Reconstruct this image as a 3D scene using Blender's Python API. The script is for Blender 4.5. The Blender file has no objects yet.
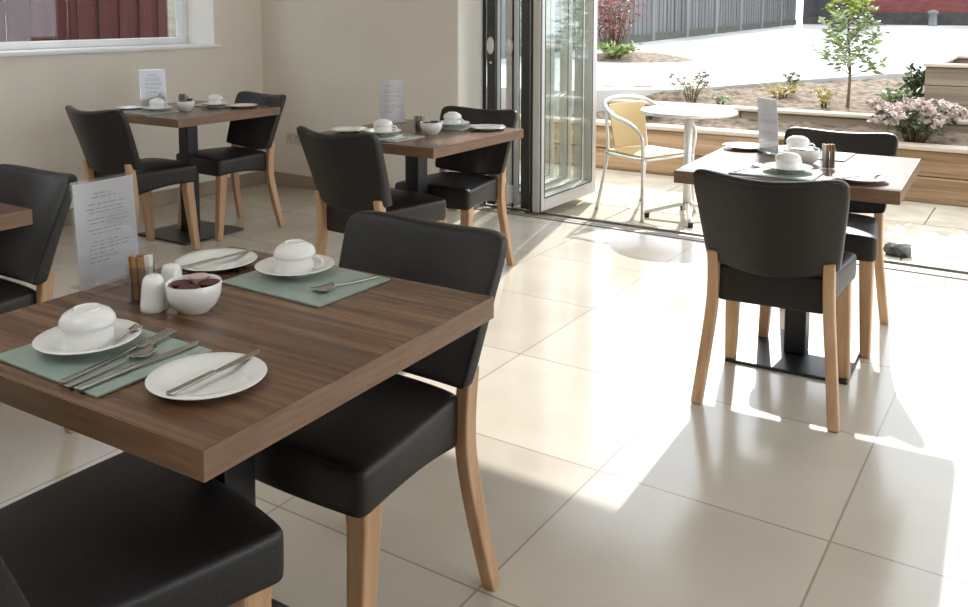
import bpy, bmesh, math, random
from mathutils import Vector, Matrix
rnd = random.Random(7)
SC = bpy.context.scene
COL = SC.collection
PI = math.pi

# ------------------------------------------------------------------ materials
def new_mat(name, base=(.5, .5, .5), rough=.5, metal=0.0, spec=.5, coat=0.0):
    m = bpy.data.materials.new(name); m.use_nodes = True
    b = m.node_tree.nodes['Principled BSDF']
    b.inputs['Base Color'].default_value = (*base, 1)
    b.inputs['Roughness'].default_value = rough
    b.inputs['Metallic'].default_value = metal
    b.inputs['Specular IOR Level'].default_value = spec
    b.inputs['Coat Weight'].default_value = coat
    return m, m.node_tree, b

def nd(nt, typ, **kw):
    n = nt.nodes.new(typ)
    for k, v in kw.items(): setattr(n, k, v)
    return n

def noise_mat(name, c1, c2, scale=8, rough=.5, stretch=(1, 1, 1), bump=0.0, detail=4, metal=0, spec=.5, lo=.35, hi=.65, coat=0.0, bscale=None):
    m, nt, b = new_mat(name, c1, rough, metal, spec, coat)
    tc = nd(nt, 'ShaderNodeTexCoord'); mp = nd(nt, 'ShaderNodeMapping')
    mp.inputs['Scale'].default_value = stretch
    nt.links.new(tc.outputs['Object'], mp.inputs['Vector'])
    nz = nd(nt, 'ShaderNodeTexNoise'); nz.inputs['Scale'].default_value = scale; nz.inputs['Detail'].default_value = detail
    nt.links.new(mp.outputs[0], nz.inputs['Vector'])
    cr = nd(nt, 'ShaderNodeValToRGB')
    cr.color_ramp.elements[0].position = lo; cr.color_ramp.elements[0].color = (*c1, 1)
    cr.color_ramp.elements[1].position = hi; cr.color_ramp.elements[1].color = (*c2, 1)
    nt.links.new(nz.outputs['Fac'], cr.inputs['Fac']); nt.links.new(cr.outputs[0], b.inputs['Base Color'])
    if bump:
        src = nz
        if bscale:
            src = nd(nt, 'ShaderNodeTexNoise'); src.inputs['Scale'].default_value = bscale
            nt.links.new(mp.outputs[0], src.inputs['Vector'])
        bp = nd(nt, 'ShaderNodeBump'); bp.inputs['Strength'].default_value = bump; bp.inputs['Distance'].default_value = .01
        nt.links.new(src.outputs['Fac'], bp.inputs['Height']); nt.links.new(bp.outputs[0], b.inputs['Normal'])
    return m

def glass_mat(name, tint=(1, 1, 1), refl=.9, rough=.02):
    m = bpy.data.materials.new(name); m.use_nodes = True; nt = m.node_tree
    nt.nodes.remove(nt.nodes['Principled BSDF'])
    out = nt.nodes['Material Output']
    tr = nd(nt, 'ShaderNodeBsdfTransparent'); tr.inputs[0].default_value = (*tint, 1)
    gl = nd(nt, 'ShaderNodeBsdfGlossy'); gl.inputs['Roughness'].default_value = rough; gl.inputs['Color'].default_value = (refl, refl, refl, 1)
    fr = nd(nt, 'ShaderNodeFresnel'); ge = nd(nt, 'ShaderNodeNewGeometry')
    io = nd(nt, 'ShaderNodeMath', operation='MULTIPLY_ADD'); io.inputs[1].default_value = 1 / 1.5 - 1.5; io.inputs[2].default_value = 1.5
    nt.links.new(ge.outputs['Backfacing'], io.inputs[0]); nt.links.new(io.outputs[0], fr.inputs[0])
    mx = nd(nt, 'ShaderNodeMixShader')
    nt.links.new(fr.outputs[0], mx.inputs[0]); nt.links.new(tr.outputs[0], mx.inputs[1]); nt.links.new(gl.outputs[0], mx.inputs[2])
    nt.links.new(mx.outputs[0], out.inputs['Surface'])
    return m

def tile_mat():
    m, nt, b = new_mat('floor_tile', (.5, .44, .37), .22, 0, .5)
    tc = nd(nt, 'ShaderNodeTexCoord'); sx = nd(nt, 'ShaderNodeSeparateXYZ')
    nt.links.new(tc.outputs['Object'], sx.inputs[0])
    T = .642; ox, oy = -1.717, 2.921
    fr = []; ids = []
    for ax, o in (('X', ox), ('Y', oy)):
        a = nd(nt, 'ShaderNodeMath', operation='SUBTRACT'); a.inputs[1].default_value = o - 40 * T
        nt.links.new(sx.outputs[ax], a.inputs[0])
        d = nd(nt, 'ShaderNodeMath', operation='DIVIDE'); d.inputs[1].default_value = T; nt.links.new(a.outputs[0], d.inputs[0])
        f = nd(nt, 'ShaderNodeMath', operation='FRACT'); nt.links.new(d.outputs[0], f.inputs[0])
        fl = nd(nt, 'ShaderNodeMath', operation='FLOOR'); nt.links.new(d.outputs[0], fl.inputs[0]); ids.append(fl)
        s = nd(nt, 'ShaderNodeMath', operation='SUBTRACT'); s.inputs[1].default_value = .5; nt.links.new(f.outputs[0], s.inputs[0])
        ab = nd(nt, 'ShaderNodeMath', operation='ABSOLUTE'); nt.links.new(s.outputs[0], ab.inputs[0])
        g = nd(nt, 'ShaderNodeMath', operation='GREATER_THAN'); g.inputs[1].default_value = .5 - .0029 / T
        nt.links.new(ab.outputs[0], g.inputs[0]); fr.append(g)
    mxm = nd(nt, 'ShaderNodeMath', operation='MAXIMUM')
    nt.links.new(fr[0].outputs[0], mxm.inputs[0]); nt.links.new(fr[1].outputs[0], mxm.inputs[1])
    cid = nd(nt, 'ShaderNodeCombineXYZ'); nt.links.new(ids[0].outputs[0], cid.inputs[0]); nt.links.new(ids[1].outputs[0], cid.inputs[1])
    wn = nd(nt, 'ShaderNodeTexWhiteNoise', noise_dimensions='3D'); nt.links.new(cid.outputs[0], wn.inputs['Vector'])
    nz = nd(nt, 'ShaderNodeTexNoise'); nz.inputs['Scale'].default_value = 3.0; nz.inputs['Detail'].default_value = 5
    ad = nd(nt, 'ShaderNodeVectorMath', operation='ADD'); nt.links.new(tc.outputs['Object'], ad.inputs[0]); nt.links.new(wn.outputs['Color'], ad.inputs[1])
    nt.links.new(ad.outputs[0], nz.inputs['Vector'])
    mixf = nd(nt, 'ShaderNodeMath', operation='MULTIPLY_ADD'); mixf.inputs[1].default_value = .3
    nt.links.new(wn.outputs['Value'], mixf.inputs[0]); nt.links.new(nz.outputs['Fac'], mixf.inputs[2])
    cr = nd(nt, 'ShaderNodeValToRGB')
    cr.color_ramp.elements[0].position = .3; cr.color_ramp.elements[0].color = (.47, .42, .35, 1)
    cr.color_ramp.elements[1].position = 1.0; cr.color_ramp.elements[1].color = (.59, .54, .465, 1)
    nt.links.new(mixf.outputs[0], cr.inputs[0])
    mc = nd(nt, 'ShaderNodeMix', data_type='RGBA'); mc.inputs[7].default_value = (.33, .28, .22, 1)
    nt.links.new(mxm.outputs[0], mc.inputs[0]); nt.links.new(cr.outputs[0], mc.inputs[6]); nt.links.new(mc.outputs[2], b.inputs['Base Color'])
    rr = nd(nt, 'ShaderNodeMath', operation='MULTIPLY_ADD'); rr.inputs[1].default_value = .12; rr.inputs[2].default_value = .1
    nt.links.new(nz.outputs['Fac'], rr.inputs[0]); nt.links.new(rr.outputs[0], b.inputs['Roughness'])
    return m

def wood_mat(name, c1, c2, c3, axis='X', scale=1.0, rough=.4, spec=.5):
    m, nt, b = new_mat(name, c2, rough, 0, spec)
    tc = nd(nt, 'ShaderNodeTexCoord'); mp = nd(nt, 'ShaderNodeMapping')
    s = {'X': (1.2, 42, 42), 'Y': (42, 1.2, 42), 'Z': (36, 36, 1.5)}[axis]
    mp.inputs['Scale'].default_value = [k * scale for k in s]
    oi = nd(nt, 'ShaderNodeObjectInfo'); ad = nd(nt, 'ShaderNodeVectorMath', operation='ADD')
    nt.links.new(tc.outputs['Object'], ad.inputs[0]); nt.links.new(oi.outputs['Random'], ad.inputs[1])
    nt.links.new(ad.outputs[0], mp.inputs['Vector'])
    nz = nd(nt, 'ShaderNodeTexNoise'); nz.inputs['Scale'].default_value = 1.0; nz.inputs['Detail'].default_value = 6; nz.inputs['Roughness'].default_value = .62
    nt.links.new(mp.outputs[0], nz.inputs['Vector'])
    cr = nd(nt, 'ShaderNodeValToRGB'); e = cr.color_ramp.elements
    e[0].position = .34; e[0].color = (*c1, 1); e[1].position = .68; e[1].color = (*c3, 1)
    k = e.new(.5); k.color = (*c2, 1)
    nt.links.new(nz.outputs['Fac'], cr.inputs[0]); nt.links.new(cr.outputs[0], b.inputs['Base Color'])
    bp = nd(nt, 'ShaderNodeBump'); bp.inputs['Strength'].default_value = .08; bp.inputs['Distance'].default_value = .002
    nt.links.new(nz.outputs['Fac'], bp.inputs['Height']); nt.links.new(bp.outputs[0], b.inputs['Normal'])
    return m

def weave_mat(name, c1, c2, scale):
    m, nt, b = new_mat(name, c1, .6)
    tc = nd(nt, 'ShaderNodeTexCoord'); ck = nd(nt, 'ShaderNodeTexChecker'); ck.inputs['Scale'].default_value = scale
    ck.inputs[1].default_value = (*c1, 1); ck.inputs[2].default_value = (*c2, 1)
    nt.links.new(tc.outputs['Object'], ck.inputs['Vector']); nt.links.new(ck.outputs[0], b.inputs['Base Color'])
    return m

M = {}
M['tile'] = tile_mat()
M['wall'] = noise_mat('wall_paint', (.75, .70, .63), (.78, .73, .655), 3, .85, spec=.2)
M['ceiling'] = noise_mat('ceiling_paint', (.8, .78, .74), (.84, .82, .78), 3, .9, spec=.2)
M['skirt'] = noise_mat('skirting_tile', (.30, .24, .18), (.38, .31, .24), 4, .3)
M['pvc'] = noise_mat('white_frame', (.78, .79, .8), (.82, .83, .84), 5, .35)
M['reveal'] = noise_mat('reveal_paint_lit', (.84, .81, .76), (.88, .85, .8), 3, .8, spec=.2)  # lighter than the walls: doorway light put into the reveal colour
M['leather'] = noise_mat('dark_leather', (.0105, .0082, .0072), (.015, .012, .0105), 60, .42, bump=.12, bscale=260, spec=.42)
M['seam'] = noise_mat('leather_piping', (.012, .01, .009), (.016, .014, .012), 40, .4)
M['beech'] = wood_mat('beech_leg', (.4, .235, .12), (.48, .295, .165), (.55, .35, .21), 'Z', 1, .42)
M['walnut'] = wood_mat('walnut_laminate', (.062, .027, .013), (.13, .065, .034), (.215, .115, .063), 'X', 1.0, .27)
M['walnut_edge'] = noise_mat('walnut_edge', (.155, .085, .048), (.205, .117, .068), 6, .45, stretch=(2, 2, 20))
M['black'] = noise_mat('black_metal', (.008, .008, .009), (.013, .013, .015), 30, .38, spec=.45)
M['china'] = noise_mat('white_china', (.78, .77, .74), (.82, .81, .78), 4, .12, coat=.4)
M['steel'] = noise_mat('cutlery_steel', (.42, .4, .37), (.5, .48, .45), 20, .24, metal=1)
M['mat'] = noise_mat('sage_mat', (.26, .33, .28), (.31, .38, .33), 30, .3, spec=.5)
M['matedge'] = noise_mat('mat_edge', (.06, .08, .07), (.09, .1, .09), 20, .5)
M['acrylic'] = glass_mat('clear_acrylic', (.97, .98, 1), .9, .05)
M['paper'] = noise_mat('menu_paper', (.73, .71, .7), (.77, .75, .74), 12, .6)
_nt = M['paper'].node_tree; _tl = nd(_nt, 'ShaderNodeBsdfTranslucent'); _tl.inputs[0].default_value = (.75, .73, .71, 1)
_mx = nd(_nt, 'ShaderNodeMixShader'); _mx.inputs[0].default_value = .5
_nt.links.new(_nt.nodes['Principled BSDF'].outputs[0], _mx.inputs[1]); _nt.links.new(_tl.outputs[0], _mx.inputs[2]); _nt.links.new(_mx.outputs[0], _nt.nodes['Material Output'].inputs[0])
M['ink'] = noise_mat('menu_ink', (.3, .28, .29), (.42, .38, .4), 60, .7)
M['tumbler'] = glass_mat('tumbler_glass', (.86, .88, .9), .9, .02)
M['brownstick'] = noise_mat('brown_sachet', (.23, .11, .045), (.4, .22, .1), 50, .6)
M['whitestick'] = noise_mat('white_sachet', (.72, .68, .6), (.8, .77, .7), 30, .6)
M['jam'] = noise_mat('jam_red', (.045, .006, .008), (.1, .012, .014), 30, .5)
M['jamlid'] = noise_mat('jam_lid_pink', (.52, .33, .33), (.6, .42, .42), 30, .35)
M['darkpot'] = noise_mat('dark_portion', (.02, .02, .02), (.05, .045, .04), 40, .4)
M['greenpot'] = noise_mat('green_pot', (.035, .05, .03), (.07, .09, .05), 40, .5)
M['alu_dark'] = noise_mat('grey_frame', (.028, .028, .027), (.036, .035, .034), 10, .4, spec=.5)
M['alu_light'] = noise_mat('pale_frame', (.5, .485, .46), (.54, .525, .5), 6, .4)
M['track'] = noise_mat('door_track', (.2, .175, .145), (.26, .23, .19), 12, .4)
M['gasket'] = noise_mat('rubber_gasket', (.015, .015, .015), (.02, .02, .02), 10, .6)
M['silver'] = noise_mat('satin_handle', (.66, .64, .6), (.72, .7, .66), 15, .35, metal=.3)
M['glass'] = glass_mat('door_glass', (.95, .975, .965), .95, .0)
M['winglass'] = glass_mat('window_glass', (.95, .96, .96), .6, .0)
M['slab'] = noise_mat('patio_slab', (.36, .305, .225), (.46, .395, .3), 5, .8, detail=8)
M['slabgap'] = noise_mat('slab_bed', (.28, .23, .18), (.36, .3, .24), 10, .9)
M['sleeper'] = wood_mat('oak_sleeper', (.2, .12, .065), (.37, .25, .15), (.5, .36, .23), 'X', .35, .75, .25)
M['coping'] = wood_mat('pale_coping', (.4, .335, .265), (.5, .43, .35), (.56, .49, .4), 'X', .3, .75, .25)
M['soil'] = noise_mat('bed_soil', (.1, .075, .055), (.24, .185, .14), 16, .95, bump=.6, detail=10, spec=.1)
M['yard'] = noise_mat('pale_paving', (.3, .295, .285), (.5, .495, .485), .5, .8, detail=8, spec=.2)
M['planter'] = wood_mat('planter_board', (.15, .115, .085), (.215, .17, .125), (.27, .22, .165), 'X', .4, .8, .2)
M['fence'] = wood_mat('grey_fence_board', (.1, .1, .1), (.145, .145, .145), (.19, .19, .185), 'Z', .2, .85, .2)
M['fencepost'] = wood_mat('grey_fence_post', (.14, .14, .14), (.19, .19, .19), (.23, .23, .225), 'Z', .2, .85, .2)
M['gravel'] = noise_mat('gravel_board', (.06, .065, .05), (.1, .1, .08), 9, .9)
M['redwall'] = noise_mat('red_brick_wall', (.10, .022, .02), (.16, .04, .036), 3, .85, stretch=(1, 1, 6))
M['darkwall'] = noise_mat('dark_garage', (.02, .018, .022), (.04, .036, .04), 3, .8)
M['darkband'] = noise_mat('dark_plinth', (.03, .027, .024), (.05, .045, .04), 5, .9)
M['redfence'] = wood_mat('red_fence_board', (.04, .011, .011), (.068, .017, .016), (.092, .026, .024), 'Z', .35, .8, .25)
M['beigewall'] = noise_mat('beige_block', (.24, .23, .185), (.33, .315, .26), 3, .85, stretch=(1, 1, 6))
M['alu'] = noise_mat('bistro_aluminium', (.72, .71, .69), (.78, .77, .75), 12, .3, metal=.55)
M['wicker'] = weave_mat('wicker_weave', (.5, .36, .16), (.6, .45, .23), 90)
M['tabletop_alu'] = noise_mat('bistro_top', (.74, .75, .77), (.8, .81, .83), 20, .3, metal=.35)
M['rubber'] = noise_mat('black_rubber', (.012, .012, .012), (.02, .02, .02), 20, .6)
M['stone'] = noise_mat('dark_stone', (.035, .037, .036), (.11, .11, .105), 18, .6, bump=.4)
M['leaf'] = noise_mat('leaf_green', (.13, .2, .045), (.27, .33, .1), 20, .5)
M['leafyoung'] = noise_mat('leaf_young', (.2, .27, .04), (.35, .4, .1), 20, .5)
M['leafpale'] = noise_mat('leaf_pale', (.19, .25, .12), (.36, .42, .25), 20, .45)
M['leafdark'] = noise_mat('leaf_dark', (.035, .06, .02), (.08, .12, .04), 20, .5)
M['leafred'] = noise_mat('leaf_red', (.16, .035, .035), (.28, .075, .065), 20, .5)
M['leafyellow'] = noise_mat('leaf_yellow', (.42, .36, .12), (.55, .48, .2), 20, .5)
M['petal'] = noise_mat('petal_pink', (.47, .37, .34), (.63, .54, .5), 25, .6)
M['petalmauve'] = noise_mat('petal_mauve', (.27, .16, .19), (.42, .29, .32), 25, .6)
M['stem'] = noise_mat('plant_stem', (.1, .07, .04), (.18, .13, .08), 20, .8)
M['socketwhite'] = noise_mat('socket_plate', (.55, .52, .46), (.58, .55, .49), 10, .4)

# ------------------------------------------------------------------ mesh helpers
class MB:
    def __init__(s): s.v = []; s.f = []
    def add(s, v, f):
        o = len(s.v); s.v += [tuple(p) for p in v]; s.f += [tuple(i + o for i in q) for q in f]; return s
    def box(s, x0, x1, y0, y1, z0, z1, mtx=None):
        v = [Vector((x, y, z)) for x in (x0, x1) for y in (y0, y1) for z in (z0, z1)]
        if mtx: v = [mtx @ p for p in v]
        return s.add(v, [(0, 1, 3, 2), (4, 6, 7, 5), (0, 4, 5, 1), (2, 3, 7, 6), (0, 2, 6, 4), (1, 5, 7, 3)])
    def lathe(s, prof, n=32, cx=0, cy=0, cz=0, sx=1, sy=1, caps=True):
        v = []; f = []; m = len(prof)
        for i in range(n):
            a = 2 * PI * i / n
            for r, z in prof: v.append((cx + sx * r * math.cos(a), cy + sy * r * math.sin(a), cz + z))
        for i in range(n):
            j = (i + 1) % n
            for k in range(m - 1): f.append((i * m + k, j * m + k, j * m + k + 1, i * m + k + 1))
        if caps:
            if prof[0][0] > 1e-6: f.append(tuple(i * m for i in reversed(range(n))))
            if prof[-1][0] > 1e-6: f.append(tuple(i * m + m - 1 for i in range(n)))
        return s.add(v, f)
    def sweep(s, pts, secs, closed_ends=True, up=Vector((0, 0, 1))):
        """pts: centre line; secs: per-point (half-width, half-depth, n-sides or 'r')"""
        pts = [Vector(p) for p in pts]; v = []; f = []; N = len(pts); prev = None
        for i, p in enumerate(pts):
            t = (pts[min(i + 1, N - 1)] - pts[max(i - 1, 0)]).normalized()
            if prev is None:
                ref = Vector((1, 0, 0)) if abs(t.x) < .8 else Vector((0, 1, 0))
                a = (ref - t * ref.dot(t)).normalized()
            else: a = (prev - t * prev.dot(t)).normalized()
            prev = a; b = t.cross(a); hw, hd, k = secs[i] if isinstance(secs, list) else secs
            if k == 4: ring = [(-hw, -hd), (hw, -hd), (hw, hd), (-hw, hd)]
            else: ring = [(hw * math.cos(2 * PI * q / k), hd * math.sin(2 * PI * q / k)) for q in range(k)]
            n = len(ring)
            for x, y in ring: v.append(p + a * x + b * y)
        for i in range(N - 1):
            for q in range(n):
                w = (q + 1) % n; f.append((i * n + q, i * n + w, (i + 1) * n + w, (i + 1) * n + q))
        f.append(tuple(reversed(range(n)))); f.append(tuple((N - 1) * n + q for q in range(n)))
        return s.add(v, f)
    def soft(s, fn, us, vs, ws):
        """surface of a lattice box mapped by fn(u,v,w)"""
        idx = {}; v = []; f = []; A, B, Cc = len(us), len(vs), len(ws)
        def g(i, j, k):
            if (i, j, k) not in idx: idx[(i, j, k)] = len(v); v.append(fn(us[i], vs[j], ws[k]))
            return idx[(i, j, k)]
        for i in range(A - 1):
            for j in range(B - 1):
                f.append((g(i, j, 0), g(i, j + 1, 0), g(i + 1, j + 1, 0), g(i + 1, j, 0)))
                f.append((g(i, j, Cc - 1), g(i + 1, j, Cc - 1), g(i + 1, j + 1, Cc - 1), g(i, j + 1, Cc - 1)))
        for i in range(A - 1):
            for k in range(Cc - 1):
                f.append((g(i, 0, k), g(i + 1, 0, k), g(i + 1, 0, k + 1), g(i, 0, k + 1)))
                f.append((g(i, B - 1, k), g(i, B - 1, k + 1), g(i + 1, B - 1, k + 1), g(i + 1, B - 1, k)))
        for j in range(B - 1):
            for k in range(Cc - 1):
                f.append((g(0, j, k), g(0, j, k + 1), g(0, j + 1, k + 1), g(0, j + 1, k)))
                f.append((g(A - 1, j, k), g(A - 1, j + 1, k), g(A - 1, j + 1, k + 1), g(A - 1, j, k + 1)))
        return s.add(v, f)
    def prism(s, poly, z0, z1):
        n = len(poly); v = [(x, y, z0) for x, y in poly] + [(x, y, z1) for x, y in poly]
        return s.add(v, [tuple(reversed(range(n))), tuple(range(n, 2 * n))] + [(i, (i + 1) % n, n + (i + 1) % n, n + i) for i in range(n)])
    def leaf(s, p, d, nrm, L, W):
        d = d.normalized(); side = d.cross(nrm)
        if side.length < 1e-3: side = d.cross(Vector((1, 0, .3)))
        side.normalize(); up = side.cross(d)
        a = p; b = p + d * L * .45 + side * W * .5 + up * W * .12; c = p + d * L - up * L * .1; e = p + d * L * .45 - side * W * .5 + up * W * .12
        m = p + d * L * .5 - up * W * .05
        return s.add([a, b, c, e, m], [(0, 1, 4), (1, 2, 4), (2, 3, 4), (3, 0, 4)])
    def build(s, name, mat, parent=None, smooth=False, bevel=0, subsurf=0, loc=None, bseg=2):
        me = bpy.data.meshes.new(name); me.from_pydata(s.v, [], s.f)
        bm = bmesh.new(); bm.from_mesh(me); bmesh.ops.recalc_face_normals(bm, faces=bm.faces); bm.to_mesh(me); bm.free()
        me.materials.append(mat)
        if smooth:
            for p in me.polygons: p.use_smooth = True
        o = bpy.data.objects.new(name, me); COL.objects.link(o)
        if parent: o.parent = parent
        if loc: o.location = loc
        if bevel:
            md = o.modifiers.new('bevel', 'BEVEL'); md.width = bevel; md.segments = bseg; md.limit_method = 'ANGLE'; md.angle_limit = .7
        if subsurf:
            md = o.modifiers.new('sub', 'SUBSURF'); md.levels = subsurf; md.render_levels = subsurf
        return o

def curve_pts(ctrl, n=8):
    """Catmull-Rom through control points"""
    P = [Vector(c) for c in ctrl]; P = [2 * P[0] - P[1]] + P + [2 * P[-1] - P[-2]]; out = []
    for i in range(1, len(P) - 2):
        for k in range(n):
            t = k / n; a, b, c, d = P[i - 1:i + 3]
            out.append(.5 * ((2 * b) + (c - a) * t + (2 * a - 5 * b + 4 * c - d) * t * t + (3 * b - a - 3 * c + d) * t ** 3))
    out.append(P[-2]); return out

def smooth_by_angle(o, ang=.6):
    me = o.data
    for p in me.polygons: p.use_smooth = True
    bm = bmesh.new(); bm.from_mesh(me)
    for e in bm.edges:
        if len(e.link_faces) == 2 and e.calc_face_angle(0) > ang: e.smooth = False
    bm.to_mesh(me); bm.free(); return o

def tag(o, label=None, cat=None, group=None, kind=None):
    if label: o['label'] = label
    if cat: o['category'] = cat
    if group: o['group'] = group
    if kind: o['kind'] = kind
    return o
def thing(name, label, cat, loc=(0, 0, 0), rz=0, group=None):
    o = bpy.data.objects.new(name, None); COL.objects.link(o); o.empty_display_size = .05
    o.location = loc; o.rotation_euler = (0, 0, rz)
    return tag(o, label, cat, group)
def struct(o): o['kind'] = 'structure'; return o
def dup(root, label, loc=None, rz=None, group=None, tilt=None):
    def cp(o, par):
        c = o.copy(); COL.objects.link(c)
        if par: c.parent = par
        for ch in list(o.children): cp(ch, c)
        return c
    r = cp(root, None)
    if loc is not None: r.location = loc
    if rz is not None: r.rotation_euler = (0, 0, rz)
    r['label'] = label
    if group: r['group'] = group
    return r

# ------------------------------------------------------------------ the room
XL, YB, XR, YN, HC = -5.15, 4.84, 2.6, -2.3, 2.5
THR = 4.95
fl = MB().box(XL, XR, YN, THR, -.12, 0).build('floor', M['tile']); struct(fl)
# ceiling with two unseen rooflight openings, added to let in more daylight
ce = MB(); RX = [(-4.6, -3.2), (-2.2, -.8)]; RY0, RY1 = -1.1, .5
ce.box(XL - .37, XR + .3, YN - .3, RY0, HC, HC + .15); ce.box(XL - .37, XR + .3, RY1, 5.15, HC, HC + .15)
ce.box(XL - .37, RX[0][0], RY0, RY1, HC, HC + .15); ce.box(RX[0][1], RX[1][0], RY0, RY1, HC, HC + .15); ce.box(RX[1][1], XR + .3, RY0, RY1, HC, HC + .15)
struct(ce.build('ceiling', M['ceiling']))
for n_, (a_, b_) in zip((2, 3), RX):
    rl_ = bpy.data.objects.new('window_%d' % n_, None); COL.objects.link(rl_); rl_.location = (a_, RY0, HC + .15); struct(rl_)  # added rooflight, out of view, there to lift the indoor light
    k_ = MB(); W_, D_ = b_ - a_, RY1 - RY0
    k_.box(-.06, 0, -.06, D_ + .06, 0, .14); k_.box(W_, W_ + .06, -.06, D_ + .06, 0, .14); k_.box(0, W_, -.06, 0, 0, .14); k_.box(0, W_, D_, D_ + .06, 0, .14)
    k_.build('frame', M['pvc'], rl_, bevel=.005)
    MB().box(0, W_, 0, D_, .1, .11).build('pane', M['winglass'], rl_)
# left wall with window opening y 2.0..4.38, z 1.09..2.15
WY0, WY1, WZ0, WZ1 = .6, 4.385, 1.085, 2.15
w = MB()
w.box(XL - .37, XL, YN - .3, WY0, -.12, HC); w.box(XL - .37, XL, WY1, 5.15, -.12, HC)
w.box(XL - .37, XL, WY0, WY1, -.12, WZ0 - .02); w.box(XL - .37, XL, WY0, WY1, WZ1, HC)
struct(w.build('wall_left', M['wall']))
# back wall with the wide door opening
DX0, DX1, DZ = -3.335, 1.75, 2.19
w = MB(); w.box(XL, DX0, YB, 5.15, -.12, HC); w.box(DX1, XR, YB, 5.15, -.12, HC); w.box(DX0, DX1, YB, 5.15, DZ, HC)
struct(w.build('wall_back', M['wall']))
struct(MB().box(DX0, DX0 + .006, YB + .001, 5.15, 0, DZ).build('trim_1', M['reveal']))
# right wall with an added, unseen window opening for fill daylight, closed wall behind the viewer
w = MB(); w.box(XR, XR + .3, YN - .3, .6, -.12, HC); w.box(XR, XR + .3, 4.3, 5.15, -.12, HC); w.box(XR, XR + .3, .6, 4.3, -.12, .3); w.box(XR, XR + .3, .6, 4.3, 2.3, HC)
struct(w.build('wall_right', M['wall']))
w = MB(); w.box(XL, XR, YN - .3, YN, -.12, HC)
struct(w.build('wall_front', M['wall']))
struct(MB().box(XL, XL + .014, YN, YB, 0, .1).build('baseboard_left', M['skirt'], bevel=.003))
struct(MB().box(XL + .014, DX0 - .002, YB - .014, YB, 0, .1).build('baseboard_back', M['skirt'], bevel=.003))
# window
win = bpy.data.objects.new('window_1', None); COL.objects.link(win); win.location = (XL, WY0, WZ0); struct(win)
fw_ = MB(); X0, X1 = -.35, -.285; LY = WY1 - WY0; LZ = WZ1 - WZ0
fw_.box(X0, X1, 0, LY, 0, .05); fw_.box(X0, X1, 0, LY, LZ - .05, LZ); fw_.box(X0, X1, 0, .06, .05, LZ - .05); fw_.box(X0, X1, LY - .06, LY, .05, LZ - .05); fw_.box(X0, X1, LY * .5 - .03, LY * .5 + .03, .05, LZ - .05)
fw_.build('frame', M['pvc'], win, bevel=.006)
g = MB(); g.box(X0 + .025, X0 + .03, .06, LY * .5 - .03, .05, LZ - .05); g.build('pane', M['winglass'], win)
g = MB(); g.box(X0 + .025, X0 + .03, LY * .5 + .03, LY - .06, .05, LZ - .05); g.build('pane', M['winglass'], win)
MB().box(X1, .045, -.03, LY + .03, -.022, 0).build('sill', M['pvc'], win, bevel=.006)
MB().box(X1, 0, LY - .004, LY - .0005, 0, LZ).build('reveal', M['reveal'], win)
# wall socket
so = thing('wall_socket', 'pale double wall socket low on the back wall left of the middle table', 'socket', (-4.83, YB, .37))
MB().box(-.073, .073, -.011, 0, -.043, .043).build('plate', M['socketwhite'], so, bevel=.004)
for k in (-1, 1):
    h = MB()
    h.box(k * .036 - .004, k * .036 + .004, -.0125, -.010, .008, .02); h.box(k * .036 - .014, k * .036 - .008, -.0125, -.010, -.014, -.008); h.box(k * .036 + .008, k * .036 + .014, -.0125, -.010, -.014, -.008)
    h.build('pin_slots', M['gasket'], so)
    MB().box(k * .036 - .006, k * .036 + .006, -.014, -.010, .026, .038).build('switch', M['socketwhite'], so, bevel=.002)
# threshold track
tr = MB(); tr.box(DX0, DX1, THR, 4.985, -.06, .006); tr.box(DX0, DX1, 5.0, 5.02, -.06, .004); tr.box(DX0, DX1, 4.985, 5.15, -.08, -.012); tr.box(DX0, DX1, 5.12, 5.15, -.08, .0)
struct(tr.build('trim_2', M['track'], bevel=.002))
jm = MB(); jm.box(DX0 + .006, DX0 + .03, 5.135, 5.15, 0, DZ); jm.box(DX0 + .03, DX1, 5.06, 5.15, DZ - .06, DZ)
struct(jm.build('trim_3', M['alu_dark'], bevel=.003))

# bifold leaves: local frame: leaf in the local Y-Z plane, thickness along x, starting at y=0
LH, LW, LT = 2.08, .84, .062
def door_leaf(name, x, y0, hand=None, angle=0.0, light=False, pale=False):
    r = bpy.data.objects.new(name, None); COL.objects.link(r); r.location = (x, y0, .018); r.rotation_euler = (0, 0, angle); struct(r)
    S = .075; t = LT / 2
    fm = MB(); fm.box(-t, t, 0, S, 0, LH); fm.box(-t, t, LW - S, LW, 0, LH); fm.box(-t, t, S, LW - S, 0, S + .015); fm.box(-t, t, S, LW - S, LH - S, LH)
    fm.build('frame', M['alu_light'], r, bevel=.004)
    if not light and not pale: MB().box(-t - .001, t + .001, -.004, .03, .0, LH).build('edge_seal', M['alu_dark'], r, bevel=.002)
    MB().box(-.012, .012, S - .002, LW - S + .002, S + .013, LH - S + .002).build('pane', M['glass'], r)
    gk = MB()
    for s in (-1, 1):
        a, b = sorted((s * t, s * (t + .0015)))
        gk.box(a, b, S - .009, S, S + .015, LH - S); gk.box(a, b, LW - S, LW - S + .009, S + .015, LH - S)
        gk.box(a, b, S, LW - S, S + .006, S + .015)
    gk.build('gasket', M['gasket'], r)
    if light:
        MB().box(-t - .004, -t + .012, -.004, .0, 0, LH).build('edge_gasket', M['gasket'], r)
        MB().box(t - .002, t + .004, .006, .022, 0, LH).build('hinge_strip', M['alu_dark'], r)
    return r
d1 = door_leaf('door_1', -2.845, 5.015, light=True)
d2 = door_leaf('door_2', -2.955, 5.075)
d4 = door_leaf('door_3', -3.075, 5.075, pale=True)
d5 = door_leaf('door_4', -3.222, 5.075)
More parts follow.
